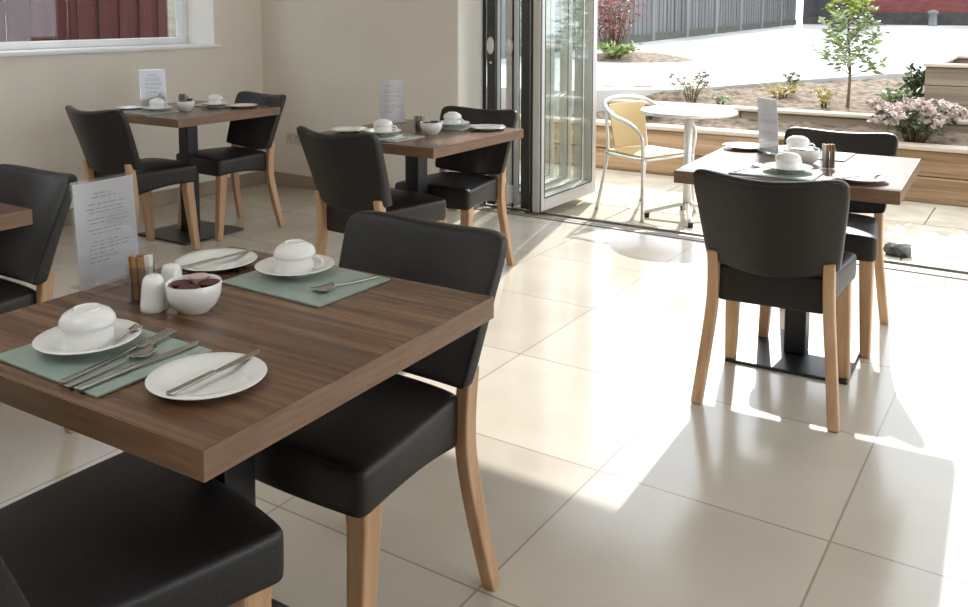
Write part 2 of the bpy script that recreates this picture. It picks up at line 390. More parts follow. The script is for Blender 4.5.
def handle(parent, dx, z):
    p = MB()
    p.lathe([(0.0, 0), (.6, 0), (1, .15), (1, .75), (.7, 1), (0, 1)], 20, sx=.026, sy=1)
    # plate: flattened lathe turned to face the room (-y)
    v = [(x, -zz * .02, y * .058) for x, y, zz in p.v]
    q = MB(); q.v = v; q.f = p.f
    o = q.build('handle', M['silver'], parent, smooth=True, loc=(dx, -.001, z))
    k = MB(); k.lathe([(0, 0), (.008, 0), (.008, .01), (.005, .016), (0, .016)], 14)
    k.v = [(x, -zz, y) for x, y, zz in k.v]
    k.build('lock', M['silver'], o, smooth=True, loc=(0, 0, -.115))
handle(d5, -.0, 1.08); handle(d4, .0, 1.08)
# pale weather strip and lower hinge between the middle leaves
MB().box(.018, .031, -.004, .0, 0, LH).build('gasket', M['gasket'], d4, bevel=.001)
hb = MB(); hb.box(-.03, .03, -.03, -.0005, .03, .15); hb.lathe([(.013, 0), (.013, .15)], 14, 0, -.03, .02)
hb.build('hinge', M['silver'], d4, bevel=.003)

# ------------------------------------------------------------------ dining chairs
def make_chair(label, loc, rz):
    t = thing('dining_chair', label, 'chair', loc, rz, 'dark leather dining chairs')
    def seat(u, v, w_):
        hw = .168 + (.226 - .168) * ((v + 1) / 2) ** .8
        hw *= 1 - .05 * max(0, v - .6) * (abs(u) > .9)
        x = u * hw; y = -.188 + .385 * (v + 1) / 2 + (.014 * (1 - u * u) if v > .5 else 0)
        top = .48 + .018 * (1 - u * u) * (1 - v * v) - .008 * (abs(u) ** 4); bot = .360 + .014 * v + .020 * (1 - v * v)
        # rounded rear-bottom bow
        return (x * (1 - .02 * (w_ < .1)), y, bot + (top - bot) * w_)
    U = [-1, -.84, -.45, 0, .45, .84, 1]
    so_ = MB().soft(seat, U, [-1, -.86, -.45, 0, .45, .8, 1], [0, .16, .78, 1]).build('seat', M['leather'], t, smooth=True, subsurf=2)
    def back(u, v, w_):
        z0 = .468 + .030 * abs(u) ** 2.0
        z1 = .801 + .028 * abs(u) ** 2 - .022 * (max(0, abs(u) - .8) / .2) ** 2
        z = z0 + (z1 - z0) * v
        hw = .203 + .033 * v ** .9 - .010 * (v > .95)
        x = u * hw
        y = -.232 - .092 * v - .020 * v * v + .062 * abs(u) ** 2 + (w_ - .5) * (.05 - .012 * v)
        return (x, y, z)
    bk = MB().soft(back, [-1, -.9, -.6, -.3, 0, .3, .6, .9, 1], [0, .06, .35, .65, .92, 1], [0, .5, 1]).build('backrest', M['leather'], t, smooth=True, subsurf=2)
    # piping along the top edge
    pts = []
    for i in range(21):
        u = -0.9 + 1.8 * i / 20; x, y, z = back(u, .965, 0); pts.append((x, y + .003, z))
    MB().sweep(pts, (.0035, .0035, 6)).build('piping', M['seam'], bk, smooth=True)
    for s in (-1, 1):
        # front leg, tapered and slightly splayed
        MB().sweep([(s * .182, .152, .40), (s * .182, .152, .34), (s * .194, .188, 0)], [(.026, .026, 4), (.025, .025, 4), (.018, .018, 4)]).build('leg', M['beech'], t, bevel=.006)
        # rear leg: sabre curve, rising into the back
        pts = curve_pts([(s * .176, -.212, .53), (s * .176, -.203, .47), (s * .177, -.196, .40), (s * .181, -.196, .32), (s * .193, -.217, .18), (s * .209, -.256, 0)], 4)
        n = len(pts); secs = [(.0172, .0205 if i < n * .65 else .0205 - .004 * (i / n - .65) / .35, 4) for i in range(n)]
        MB().sweep(pts, secs).build('leg', M['beech'], t, bevel=.005)
    return t
proto = make_chair('dark leather dining chair at the right table with its back to the room', (-.795, 3.145, 0), math.radians(5))
dup(proto, 'dark leather dining chair on the garden side of the right table, facing the room', (-.785, 3.80, 0), PI + math.radians(2))
dup(proto, 'large dark leather dining chair tucked under the far right side of the nearest table', (-1.27, 1.415, 0), PI + math.radians(-1)).scale = (1.01, 1.0, 1.015)
dup(proto, 'dark leather dining chair in the bottom left foreground, only its seat showing', (-1.308, .83, 0), math.radians(-7)).scale = (1.06, 1.12, 1)
dup(proto, 'dark leather dining chair at the middle table with its back to the room', (-2.535, 3.08, 0), math.radians(-3)).scale = (1, 1, 1.025)
dup(proto, 'dark leather dining chair of the middle table standing beside the folded doors', (-2.58, 3.69, 0), PI + math.radians(3))
dup(proto, 'dark leather dining chair at the table under the window, back towards the nearest table', (-4.205, 3.06, 0), math.radians(1)).scale = (1, 1, 1.02)
dup(proto, 'dark leather dining chair in the room corner behind the table under the window', (-4.235, 3.66, 0), PI + math.radians(-6))
dup(proto, 'dark leather dining chair cut by the left picture edge, at the partly seen table', (-2.79, 1.335, 0), PI + math.radians(1))

proto.scale = (1.05, 1, 1)
# ------------------------------------------------------------------ dining tables
TS, TH = .759, .747
def make_table(label, loc, rz):
    t = thing('dining_table', label, 'table', loc, rz, 'square pedestal dining tables')
    h = TS / 2; e = .003
    MB().box(-h + e, h - e, -h + e, h - e, TH - .045, TH).build('tabletop', M['walnut'], t)
    eb = MB()
    eb.box(-h, h, -h, -h + e, TH - .045, TH - .0005); eb.box(-h, h, h - e, h, TH - .045, TH - .0005)
    eb.box(-h, -h + e, -h + e, h - e, TH - .045, TH - .0005); eb.box(h - e, h, -h + e, h - e, TH - .045, TH - .0005)
    eb.build('edge_band', M['walnut_edge'], t)
    MB().box(-.04, .04, -.04, .04, .012, TH - .05).build('pedestal', M['black'], t, bevel=.006)
    MB().box(-.15, .15, -.15, .15, TH - .052, TH - .046).build('mounting_plate', M['black'], t)
    MB().box(-.22, .22, -.22, .22, 0, .012).build('base_plate', M['black'], t, bevel=.005)
    return t
TN, TM, TB, TR, TL = (-1.328, 1.132), (-2.611, 3.436), (-4.351, 3.489), (-.818, 3.51), (-2.915, 1.085)
tb = make_table('large foreground walnut pedestal table laid for two, nearest the viewer', (*TN, 0), math.radians(1.5))
dup(tb, 'walnut pedestal table laid for two in the middle, beside the folded glass doors', (*TM, 0), 0)
dup(tb, 'walnut pedestal table under the window in the far left corner', (*TB, 0), math.radians(1))
dup(tb, 'sunlit walnut pedestal table on the right in front of the open doorway', (*TR, 0), math.radians(2.5))
dup(tb, 'walnut table showing one corner at the left picture edge', (*TL, 0), 0)

# ------------------------------------------------------------------ tableware
ZT = TH
def lathe_part(prof, name, mat, parent, n=40, **kw):
    o = MB().lathe(prof, n, **kw).build(name, mat, parent, smooth=True); return smooth_by_angle(o, .9)
PLATE = [(0, 0), (.048, 0), (.05, .002), (.07, .009), (.091, .014), (.092, .0155), (.09, .0165), (.07, .0118), (.052, .0055), (.047, .0045), (0, .0045)]
SAUCER = [(0, 0), (.034, 0), (.036, .003), (.06, .011), (.086, .019), (.087, .0205), (.085, .0215), (.058, .0135), (.036, .0075), (.03, .0062), (0, .0062)]
CUP = [(.0405, 0), (.0425, .0), (.0432, .006), (.0425, .03), (.043, .034), (.0462, .036), (.0468, .040), (.0445, .048), (.038, .0565), (.028, .0615), (.0235, .0622), (.023, .0645), (.0205, .0648), (.0195, .0625), (0, .0615)]
BOWL = [(0, 0), (.03, 0), (.032, .003), (.044, .014), (.0515, .032), (.0535, .056), (.0525, .0575), (.0505, .056), (.0485, .034), (.041, .018), (.028, .008), (0, .006)]
proto_of = {}
def put(kind, maker, label, x, y, z, rz, cat, group):
    if kind in proto_of: o = dup(proto_of[kind], label, (x, y, z), rz, group)
    else:
        o = maker(); o.name = kind; tag(o, label, cat, group); o.location = (x, y, z); o.rotation_euler = (0, 0, rz); proto_of[kind] = o
    return o
def mk_plate(): return smooth_by_angle(MB().lathe(PLATE, 48).build('side_plate', M['china'], smooth=True), .9)
def mk_saucer(): return smooth_by_angle(MB().lathe(SAUCER, 48).build('saucer', M['china'], smooth=True), .9)
def mk_cup():
    r = bpy.data.objects.new('teacup', None); COL.objects.link(r)
    lathe_part(CUP, 'body', M['china'], r, 40)
    pts = curve_pts([(.041, 0, .030), (.056, 0, .0335), (.066, 0, .024), (.058, 0, .011), (.041, 0, .008)], 6)
    MB().sweep(pts, (.0042, .0032, 8)).build('handle', M['china'], r, smooth=True)
    return r
def mk_mat():
    r = bpy.data.objects.new('placemat', None); COL.objects.link(r)
    MB().box(-.145, .145, -.11, .11, .0008, .005).build('surface', M['mat'], r, bevel=.001)
    MB().box(-.144, .144, -.109, .109, 0, .0008).build('backing', M['matedge'], r)
    return r
def flat_shape(b, poly, z0, z1): b.prism(poly, z0, z1)
def mk_knife():
    r = bpy.data.objects.new('table_knife', None); COL.objects.link(r)
    MB().soft(lambda u, v, w_: (-.1 + .095 * (u + 1) / 2, v * (.0062 - .0016 * (u + 1) / 2), .001 + .0055 * w_), [-1, -.9, 0, .9, 1], [-1, -.5, .5, 1], [0, .5, 1]).build('handle', M['steel'], r, smooth=True, subsurf=1)
    MB().prism([(-.006, -.004), (.0, -.006), (.06, -.0085), (.09, -.007), (.102, .002), (.1, .0055), (.05, .006), (0, .005), (-.006, .004)], .002, .0036).build('blade', M['steel'], r)
    return r
def mk_fork():
    r = bpy.data.objects.new('table_fork', None); COL.objects.link(r)
    MB().soft(lambda u, v, w_: (-.1 + .13 * (u + 1) / 2, v * (.0065 - .0042 * ((u + 1) / 2)), .001 + .003 * w_ + .004 * max(0, u) ** 2), [-1, -.9, -.3, .3, 1], [-1, -.5, .5, 1], [0, .5, 1]).build('handle', M['steel'], r, smooth=True, subsurf=1)
    b = MB()
    b.soft(lambda u, v, w_: (.027 + .03 * (u + 1) / 2, v * (.004 + .0085 * min(1, (u + 1) * .8)), .005 + .002 * w_ - .002 * (1 - u * u)), [-1, -.5, 0, .5, 1], [-1, 0, 1], [0, 1])
    for k in range(4):
        y = (k - 1.5) * .0064
        b.sweep([(.056, y, .006), (.075, y, .0055), (.098, y, .0085)], [(.0021, .0011, 4), (.002, .001, 4), (.0009, .0006, 4)])
    b.build('tines', M['steel'], r)
    return r
def mk_spoon():
    r = bpy.data.objects.new('teaspoon', None); COL.objects.link(r)
    MB().soft(lambda u, v, w_: (-.07 + .1 * (u + 1) / 2, v * (.0058 - .0038 * ((u + 1) / 2)), .001 + .0028 * w_ + .004 * max(0, u) ** 2), [-1, -.9, -.3, .3, 1], [-1, -.5, .5, 1], [0, .5, 1]).build('handle', M['steel'], r, smooth=True, subsurf=1)
    b = MB()
    def bowl(u, v, w_):
        a = (u + 1) / 2
        hw = .0155 * math.sqrt(max(0.02, 1 - (2 * a - 1.08) ** 2 * .86))
        return (.026 + .045 * a, v * hw, .0012 + .0045 * (v * v) * .9 + .0055 * (2 * a - 1) ** 2 + .0012 * w_)
    b.soft(bowl, [-1, -.85, -.5, 0, .5, .85, 1], [-1, -.6, 0, .6, 1], [0, 1])
    b.build('bowl', M['steel'], r, smooth=True)
    return r
def mk_shaker():
    r = bpy.data.objects.new('salt_shaker', None); COL.objects.link(r)
    lathe_part([(0, 0), (.0235, 0), (.0255, .003), (.0255, .012), (.0215, .052), (.0195, .062), (.014, .0695), (.005, .072), (0, .072)], 'body', M['china'], r, 32)
    b = MB()
    for k in range(5):
        a = k * 2 * PI / 5; b.lathe([(0, .0), (.0011, 0), (.0011, .0006), (0, .0006)], 8, .006 * math.cos(a), .006 * math.sin(a), .0714)
    b.build('holes', M['gasket'], r)
    return r
def mk_bowl(): return smooth_by_angle(MB().lathe(BOWL, 44).build('jam_bowl', M['china'], smooth=True), .9)
def mk_pot(mat):
    def f():
        r = bpy.data.objects.new('jam_pot', None); COL.objects.link(r)
        lathe_part([(0, 0), (.014, 0), (.0175, .016), (.0178, .018), (0, .018)], 'tub', mat, r, 20)
        lathe_part([(0, .018), (.0205, .018), (.0205, .0195), (0, .0197)], 'foil_lid', mat, r, 20)
        return r
    return f
def mk_tumbler(): return smooth_by_angle(MB().lathe([(0, 0), (.024, 0), (.026, .003), (.029, .075), (.0275, .075), (.0243, .006), (0, .005)], 32).build('sugar_glass', M['tumbler'], smooth=True), .9)
def mk_stick(mat):
    def f(): return MB().box(-.006, .006, -.0022, .0022, 0, .088).build('sugar_stick', mat, bevel=.001)
    return f
def mk_menu():
    r = bpy.data.objects.new('menu_stand', None); COL.objects.link(r)
    # upright pocket leaning slightly back, faces local +x
    lean = Matrix.Rotation(math.radians(-4), 4, 'Y')
    b = MB(); b.box(-.0025, -.0005, -.078, .078, .002, .222, lean); b.box(.0012, .0032, -.078, .078, .002, .222, lean)
    b.build('pocket', M['acrylic'], r)
    MB().box(-.0003, .001, -.074, .074, .006, .216, lean).build('menu_card', M['paper'], r)
    t = MB(); rr = random.Random(3)
    for z, n, ind in [(.19, 3, .045), (.182, 4, .04), (.168, 5, .022), (.158, 6, .014), (.151, 5, .022), (.137, 6, .012), (.129, 5, .02), (.115, 5, .014), (.107, 4, .03), (.09, 4, .03), (.083, 5, .02), (.075, 5, .014), (.066, 3, .014), (.058, 4, .014), (.049, 3, .014)]:
        y = -.056 + ind * .6
        for k in range(n):
            wd = rr.uniform(.008, .019)
            if y + wd > .056: break
            t.box(.0033, .0035, y, y + wd, z, z + .0026, lean); y += wd + .004
    t.build('printed_text', M['ink'], r)
    MB().box(-.035, .045, -.078, .078, 0, .003).build('foot', M['acrylic'], r, bevel=.001)
    return r

G = {'side_plate': 'white side plates', 'saucer': 'white saucers', 'teacup': 'upturned white teacups', 'placemat': 'sage green placemats',
     'table_knife': 'steel table knives', 'table_fork': 'steel table forks', 'teaspoon': 'steel spoons', 'menu_stand': 'clear menu stands', 'salt_shaker': 'white shakers',
     'jam_bowl': 'white jam bowls', 'sugar_glass': 'glasses of sugar sachets'}
CAT = {'side_plate': 'plate', 'saucer': 'saucer', 'teacup': 'cup', 'placemat': 'placemat', 'table_knife': 'knife', 'table_fork': 'fork', 'teaspoon': 'spoon',
       'menu_stand': 'menu stand', 'salt_shaker': 'salt shaker', 'jam_bowl': 'bowl', 'sugar_glass': 'glass'}
MK = {'side_plate': mk_plate, 'saucer': mk_saucer, 'teacup': mk_cup, 'placemat': mk_mat, 'table_knife': mk_knife, 'table_fork': mk_fork, 'teaspoon': mk_spoon,
      'menu_stand': mk_menu, 'salt_shaker': mk_shaker, 'jam_bowl': mk_bowl, 'sugar_glass': mk_tumbler}
def lay(kind, label, T, x, y, z=0.0, deg=0):
    return put(kind, MK[kind], label, T[0] + x, T[1] + y, ZT + z, math.radians(deg), CAT[kind], G[kind])
MT = .005
# nearest table
A = TN
lay('placemat', 'sage placemat with cutlery at the front left of the nearest table', A, -.02, -.24, 0, 0)
lay('placemat', 'sage placemat at the far side of the nearest table, by the tucked-in chair', A, -.025, .252, 0, -1)
lay('side_plate', 'white side plate with a knife at the front edge of the nearest table', A, .222, -.222, 0)
lay('side_plate', 'white side plate with a knife behind the jam bowl on the nearest table', A, -.285, .23, 0)
lay('table_knife', 'steel knife resting across the front side plate of the nearest table', A, .228, -.207, .0145, 95)
lay('table_knife', 'steel knife resting across the plate behind the jam bowl', A, -.28, .23, .0145, 86)
lay('table_knife', 'steel knife rightmost of the cutlery on the front left placemat', A, .085, -.24, MT, 91).scale = (1.18, 1.1, 1.1)
lay('table_fork', 'steel fork on the front left placemat of the nearest table', A, .022, -.235, MT, 98).scale = (1.2, 1.1, 1.1)
lay('teaspoon', 'steel spoon between fork and knife on the front left placemat', A, .055, -.275, MT, 94).scale = (1.2, 1.1, 1.1)
lay('teaspoon', 'steel spoon on the far placemat of the nearest table', A, .075, .27, MT, -103)
lay('saucer', 'white saucer under the cup at the front left of the nearest table', A, -.065, -.238, MT)
lay('saucer', 'white saucer under the cup at the far side of the nearest table', A, -.08, .275, MT)
lay('teacup', 'upturned white cup at the front left of the nearest table', A, -.065, -.238, MT + .0066, 150)
lay('teacup', 'upturned white cup at the far side of the nearest table', A, -.08, .275, MT + .0066, 20)
lay('teaspoon', 'small dark steel spoon lying on the front left saucer', A, -.012, -.2, MT + .017, 112).scale = (.55, .8, .8)
lay('menu_stand', 'printed menu in a clear stand on the left of the nearest table', A, -.38, .024, 0, 2).scale = (1, 1, 1.03)
lay('salt_shaker', 'white salt shaker beside the jam bowl on the nearest table', A, -.147, -.043, 0)
lay('salt_shaker', 'white shaker half hidden behind the jam bowl on the nearest table', A, -.238, .07, 0).scale = (.95, .95, .72)
lay('jam_bowl', 'white bowl of dark red jam pots in the centre of the nearest table', A, -.08, .0, 0)
def pot(kind, mat, label, T, x, y, z, group):
    put(kind, mk_pot(M[mat]), label, T[0] + x, T[1] + y, ZT + z, rnd.uniform(0, 6), 'jam pot', group)
bx, by = -.08, .0
pot('jam_pot', 'jam', 'dark red jam pot at the front of the nearest table\'s jam bowl', A, bx + .012, by - .022, .034, 'jam pots in the nearest bowl')
pot('jam_pot', 'jam', 'dark red jam pot at the right of the nearest table\'s jam bowl', A, bx + .02, by + .021, .035, 'jam pots in the nearest bowl')
pot('jam_pot', 'jam', 'dark red jam pot at the left of the nearest table\'s jam bowl', A, bx - .027, by - .008, .033, 'jam pots in the nearest bowl')
pot('butter_portion', 'jamlid', 'pink lidded portion at the back of the nearest table\'s jam bowl', A, bx - .018, by + .026, .04, 'jam pots in the nearest bowl')
for o in COL.objects:
    if o.name == 'butter_portion': o['category'] = 'portion pot'
sx_, sy_ = -.214, -.02
lay('sugar_glass', 'glass of brown sugar sachets beside the menu on the nearest table', A, sx_, sy_, 0)
sticks = [(-.012, -.01, 'b'), (.002, -.014, 'b'), (.013, -.005, 'b'), (-.013, .004, 'b'), (.0, .002, 'b'), (-.004, .014, 'b'), (.010, .011, 'w'), (.017, .005, 'w')]
def stick(T, x, y, c, label, group, z=.006):
    k = 'sugar_stick' if c == 'b' else 'sweetener_stick'
    o = put(k, mk_stick(M['brownstick' if c == 'b' else 'whitestick']), label, T[0] + x, T[1] + y, ZT + z, rnd.uniform(0, 3), 'sugar sachet', group)
    o.rotation_euler = (rnd.uniform(-.06, .06), rnd.uniform(-.06, .06), rnd.uniform(0, 3)); return o
for x, y, c in sticks:
    stick(A, sx_ + x, sy_ + y, c, 'brown sugar sachet standing in the glass on the nearest table' if c == 'b' else 'white sugar sachet standing in the glass on the nearest table',
          'brown sachets in the nearest glass' if c == 'b' else 'white sachets in the nearest glass')
# middle table
A = TM
lay('placemat', 'sage placemat at the near side of the middle table', A, -.0, -.23); lay('placemat', 'sage placemat at the far side of the middle table', A, .02, .25)
lay('side_plate', 'white side plate at the near left of the middle table', A, -.27, -.18); lay('side_plate', 'white side plate at the right end of the middle table', A, .245, .255)
lay('saucer', 'white saucer at the near side of the middle table', A, -.055, -.185, MT); lay('teacup', 'upturned white cup at the near side of the middle table', A, -.055, -.185, MT + .0066, 30)
lay('saucer', 'white saucer at the far side of the middle table', A, .05, .235, MT); lay('teacup', 'upturned white cup at the far side of the middle table', A, .05, .235, MT + .0066, 0)
lay('table_knife', 'steel knife on the near placemat of the middle table', A, .10, -.22, MT, 92); lay('table_fork', 'steel fork on the near placemat of the middle table', A, .065, -.225, MT, 92)
lay('table_knife', 'steel knife on the right plate of the middle table', A, .245, .26, .0145, 70)
lay('menu_stand', 'clear menu stand on the middle table against the back wall', A, -.32, .22, 0, -20)
lay('jam_bowl', 'white bowl of dark portions on the middle table', A, .105, -.02)
for k, (x, y, z) in enumerate([(.02, -.02, .038), (-.02, -.012, .038), (.0, .024, .04)]):
    pot('preserve_pot', 'darkpot', 'dark portion pot in the bowl on the middle table', A, .105 + x, -.02 + y, z, 'dark pots in the middle table bowl')
lay('sugar_glass', 'glass of dark sachets beside the bowl on the middle table', A, .01, .01)
for x, y, c in sticks[:6]:
    o = stick(A, .01 + x, .01 + y, 'b', 'brown sugar sachet standing in the glass on the middle table', 'brown sachets in the middle table glass'); o.scale.z = .82
# right table
A = TR
lay('placemat', 'sage placemat behind the chair at the right table', A, -.03, -.24); lay('placemat', 'sage placemat on the garden side of the right table', A, -.02, .25)
lay('side_plate', 'white side plate with a knife at the near right of the right table', A, .25, -.235); lay('side_plate', 'white side plate with a knife at the far left of the right table', A, -.3, .262)
lay('saucer', 'white saucer behind the dark chair back on the right table', A, .0, -.215, MT); lay('teacup', 'upturned white cup behind the dark chair back on the right table', A, .0, -.215, MT + .0066, 60)
lay('saucer', 'white saucer on the garden side of the right table', A, -.075, .235, MT); lay('teacup', 'upturned white cup on the garden side of the right table', A, -.075, .235, MT + .0066, 20)
lay('table_knife', 'steel knife across the near right plate of the right table', A, .26, -.225, .0145, 60); lay('table_knife', 'steel knife across the far left plate of the right table', A, -.295, .267, .0145, 40)
lay('teaspoon', 'steel spoon at the left of the near placemat on the right table', A, -.14, -.24, MT, 75)
lay('menu_stand', 'narrow looking clear menu stand on the sunlit right table', A, -.18, .195, 0, 46)
lay('jam_bowl', 'white bowl in the middle of the sunlit right table', A, .005, .02)
for x, y, z in [(.018, -.018, .038), (-.02, -.006, .038), (.003, .024, .038)]:
    pot('jam_pot', 'jam', 'dark red jam pot in the bowl on the right table', A, .005 + x, .02 + y, z, 'jam pots in the right table bowl')
lay('sugar_glass', 'glass of pale sachets in the middle of the right table', A, .105, -.06)
for k, (x, y, c) in enumerate(sticks):
    stick(A, .105 + x, -.06 + y, 'w' if k in (0, 3, 6) else 'b', 'white sugar sachet standing in the glass on the right table' if k in (0, 3, 6) else 'brown sugar sachet standing in the glass on the right table',
          'white sachets in the right glass' if k in (0, 3, 6) else 'brown sachets in the right glass')
# table under the window
A = TB
lay('placemat', 'sage placemat at the near side of the table under the window', A, -.06, -.235); lay('placemat', 'sage placemat at the far side of the table under the window', A, .0, .23)
lay('side_plate', 'white side plate at the left of the table under the window', A, -.26, -.2); lay('side_plate', 'white side plate at the right end of the table under the window', A, .2, .245)
lay('saucer', 'white saucer at the near side of the table under the window', A, -.04, -.18, MT); lay('teacup', 'upturned white cup at the near side of the table under the window', A, -.04, -.18, MT + .0066, 20)
lay('saucer', 'white saucer at the far side of the table under the window', A, .06, .16, MT); lay('teacup', 'upturned white cup at the far side of the table under the window', A, .06, .16, MT + .0066, 20)
lay('menu_stand', 'clear menu stand on the table under the window', A, -.27, -.03, 0, -18)
lay('jam_bowl', 'white bowl of dark portions on the table under the window', A, .06, -.06)
for x, y, z in [(.016, -.018, .042), (-.02, -.006, .042), (.005, .024, .05)]:
    pot('mint_pot', 'greenpot', 'dark green portion in the bowl on the table under the window', A, .06 + x, -.06 + y, z, 'green portions in the window table bowl')
lay('sugar_glass', 'glass of dark sachets on the table under the window', A, -.06, .02)
for x, y, c in sticks[:5]:
    o = stick(A, -.06 + x, .02 + y, 'b', 'brown sugar sachet standing in the glass on the table under the window', 'brown sachets in the window table glass'); o.scale.z = .9

# ------------------------------------------------------------------ outside: patio
PZ = -.05
st = MB().box(-8, 4, 5.15, 7.2, PZ - .12, PZ - .012).build('ground_patio', M['slabgap']); struct(st)
rs = random.Random(5); pv = MB(); y = 5.155; row = 0
while y < 7.1:
    x = -7.0 + (.45 if row % 2 else 0)
    while x < 3.6:
        pv.box(x, x + .892, y, min(y + .594, 7.12), PZ - .012, PZ); x += .9
    y += .602; row += 1
struct(pv.build('ground_paving', M['slab'], bevel=.004))
# planted terraces
WYF = 7.08
def sleepers(name, x0, x1, yf, z0, rows, h, d, mat, label, cap=None):
    r = thing(name, label, 'retaining wall', (0, yf, z0)); r['kind'] = 'structure'
    rr = random.Random(11); z = 0
    for k in range(rows):
        x = x0 - rr.uniform(0, 1.2)
        while x < x1:
            L = rr.uniform(1.7, 2.5); off = rr.uniform(-.006, .006)
            MB().box(-L / 2 + .004, L / 2 - .004, off, d + off, 0.002, h - .004).build('sleeper', mat, r, bevel=.008, loc=(x + L / 2, 0, z)); x += L
        z += h
    if cap:
        MB().box(x0 - 1, x1, -.02, d + .03, z, z + cap).build('coping', M['coping'], r, bevel=.008)
    return r
sleepers('retaining_wall', -5.6, 3.4, WYF, PZ, 2, .19, .11, M['sleeper'], 'low brown timber sleeper wall at the edge of the patio', .035)
sleepers('retaining_wall', -3.9, 3.4, 7.6, .36, 1, .115, .1, M['planter'], 'upper pale topped sleeper edging halfway up the planted bed', .03)
def bed(name, x0, x1, y0, y1, zf, nx, ny, label, zb=-.2):
    b = MB(); rr = random.Random(hash(name) % 1000 if False else len(name))
    v = []; f = []
    for j in range(ny + 1):
        for i in range(nx + 1):
            X = x0 + (x1 - x0) * i / nx; Y = y0 + (y1 - y0) * j / ny
            v.append((X, Y, zf(X, Y) + rr.uniform(-.014, .014)))
    for j in range(ny):
        for i in range(nx):
            a = j * (nx + 1) + i; f.append((a, a + 1, a + nx + 2, a + nx + 1))
    n = len(v)
    v += [(x0, y0, zb), (x1, y0, zb), (x1, y1, zb), (x0, y1, zb)]
    c = [0, nx, (ny + 1) * (nx + 1) - 1, ny * (nx + 1)]
    f += [tuple(reversed(range(0, nx + 1))) + (n, n + 1), tuple(range(ny * (nx + 1), (ny + 1) * (nx + 1))) + (n + 2, n + 3)]
    f += [tuple(j * (nx + 1) for j in range(ny + 1)) + (n + 3, n), tuple(reversed([j * (nx + 1) + nx for j in range(ny + 1)])) + (n + 1, n + 2)]
    b.add(v, f); o = b.build(name, M['soil'], smooth=False); o['kind'] = 'structure'; return o
bed('ground_bed_lower', -7, 3.4, WYF + .12, 7.6, lambda x, y: .33 + .2 * (y - 7.2), 110, 6, '')
def ypath(x):  # front edge of the pale yard
    P = [(-9, 7.3), (-3.9, 7.32), (-3.42, 7.7), (-2.99, 7.95), (-2.26, 9.4), (-1.6, 10.6), (-.8, 11.3), (4, 11.8)]
    for (a, b), (c, d) in zip(P, P[1:]):
        if a <= x <= c: return b + (d - b) * (x - a) / (c - a)
    return P[-1][1]
def yz(y): return .6 + .016 * (y - 8)
def bed2z(x, y):
    t = min(1, max(0, (y - 7.7) / max(.15, ypath(x) - 7.7))); return .47 + (.125) * t
bed('ground_bed_upper', -4.2, 3.4, 7.7, 12.2, bed2z, 90, 50, '')
# pale yard
xs = [-14, -9, -6.75, -5, -3.9, -3.7, -3.42, -3.2, -2.99, -2.6, -2.26, -1.9, -1.6, -1.2, -.8, 0, 2, 4]
v = []; f = []
for x in xs:
    y0 = ypath(x)
    for z in (yz(y0) - .5, yz(y0)): v.append((x, y0, z))
    v.append((x, 28.2, yz(28.2)))
for i in range(len(xs) - 1):
    a, b = i * 3, i * 3 + 3; f += [(a, b, b + 1, a + 1), (a + 1, b + 1, b + 2, a + 2)]
v[:] = v; ydm = MB().add(v, f).build('ground_yard', M['yard']); struct(ydm)
# small soil island by the fence
def isl(cx, cy, rx, ry, name):
    b = MB(); n = 28; v = [(cx, cy, yz(cy) + .1)]; rr = random.Random(4)
    for r, h in ((.5, .07), (1, -.02)):
        for k in range(n):
            a = 2 * PI * k / n; j = 1 + rr.uniform(-.06, .06); v.append((cx + rx * r * j * math.cos(a), cy + ry * r * j * math.sin(a), yz(cy + ry * r * math.sin(a)) + h))
    f = [(0, 1 + k, 1 + (k + 1) % n) for k in range(n)] + [(1 + k, 1 + n + k, 1 + n + (k + 1) % n, 1 + (k + 1) % n) for k in range(n)]
    o = b.add(v, f).build(name, M['soil'], smooth=True); return struct(o)
isl(-5.05, 11.6, 1.0, .8, 'ground_island')
# fence along the left of the yard
FX = -6.75
fe = thing('garden_fence', 'weathered grey timber fence along the left of the pale yard', 'fence', (FX, 9, yz(9)))
fy0, fy1, sp = 9.0, 27.6, 1.86
k = 0
for i in range(10):
    a = fy0 + i * sp; z0 = yz(a) - yz(fy0) + .03
    MB().box(-.06, .06, -.06, .06, -.15, 2.0).build('post', M['fencepost'], fe, loc=(0, a - 9, z0), bevel=.006)
    MB().box(-.03, .03, .06, sp - .06, -.1, .14).build('gravel_board', M['gravel'], fe, loc=(0, a - 9, z0), bevel=.004)
    p = MB(); n = 17; wd = (sp - .12) / n
    for q in range(n):
        o = .012 if q % 2 else -.004
        p.box(o - .011, o + .011, .06 + q * wd - .006, .06 + (q + 1) * wd + .004, .14, 1.92)
    p.box(-.05, -.012, .06, sp - .06, .4, .47); p.box(-.05, -.012, .06, sp - .06, 1.5, 1.57)
    p.build('panel', M['fence'], fe, loc=(0, a - 9, z0))
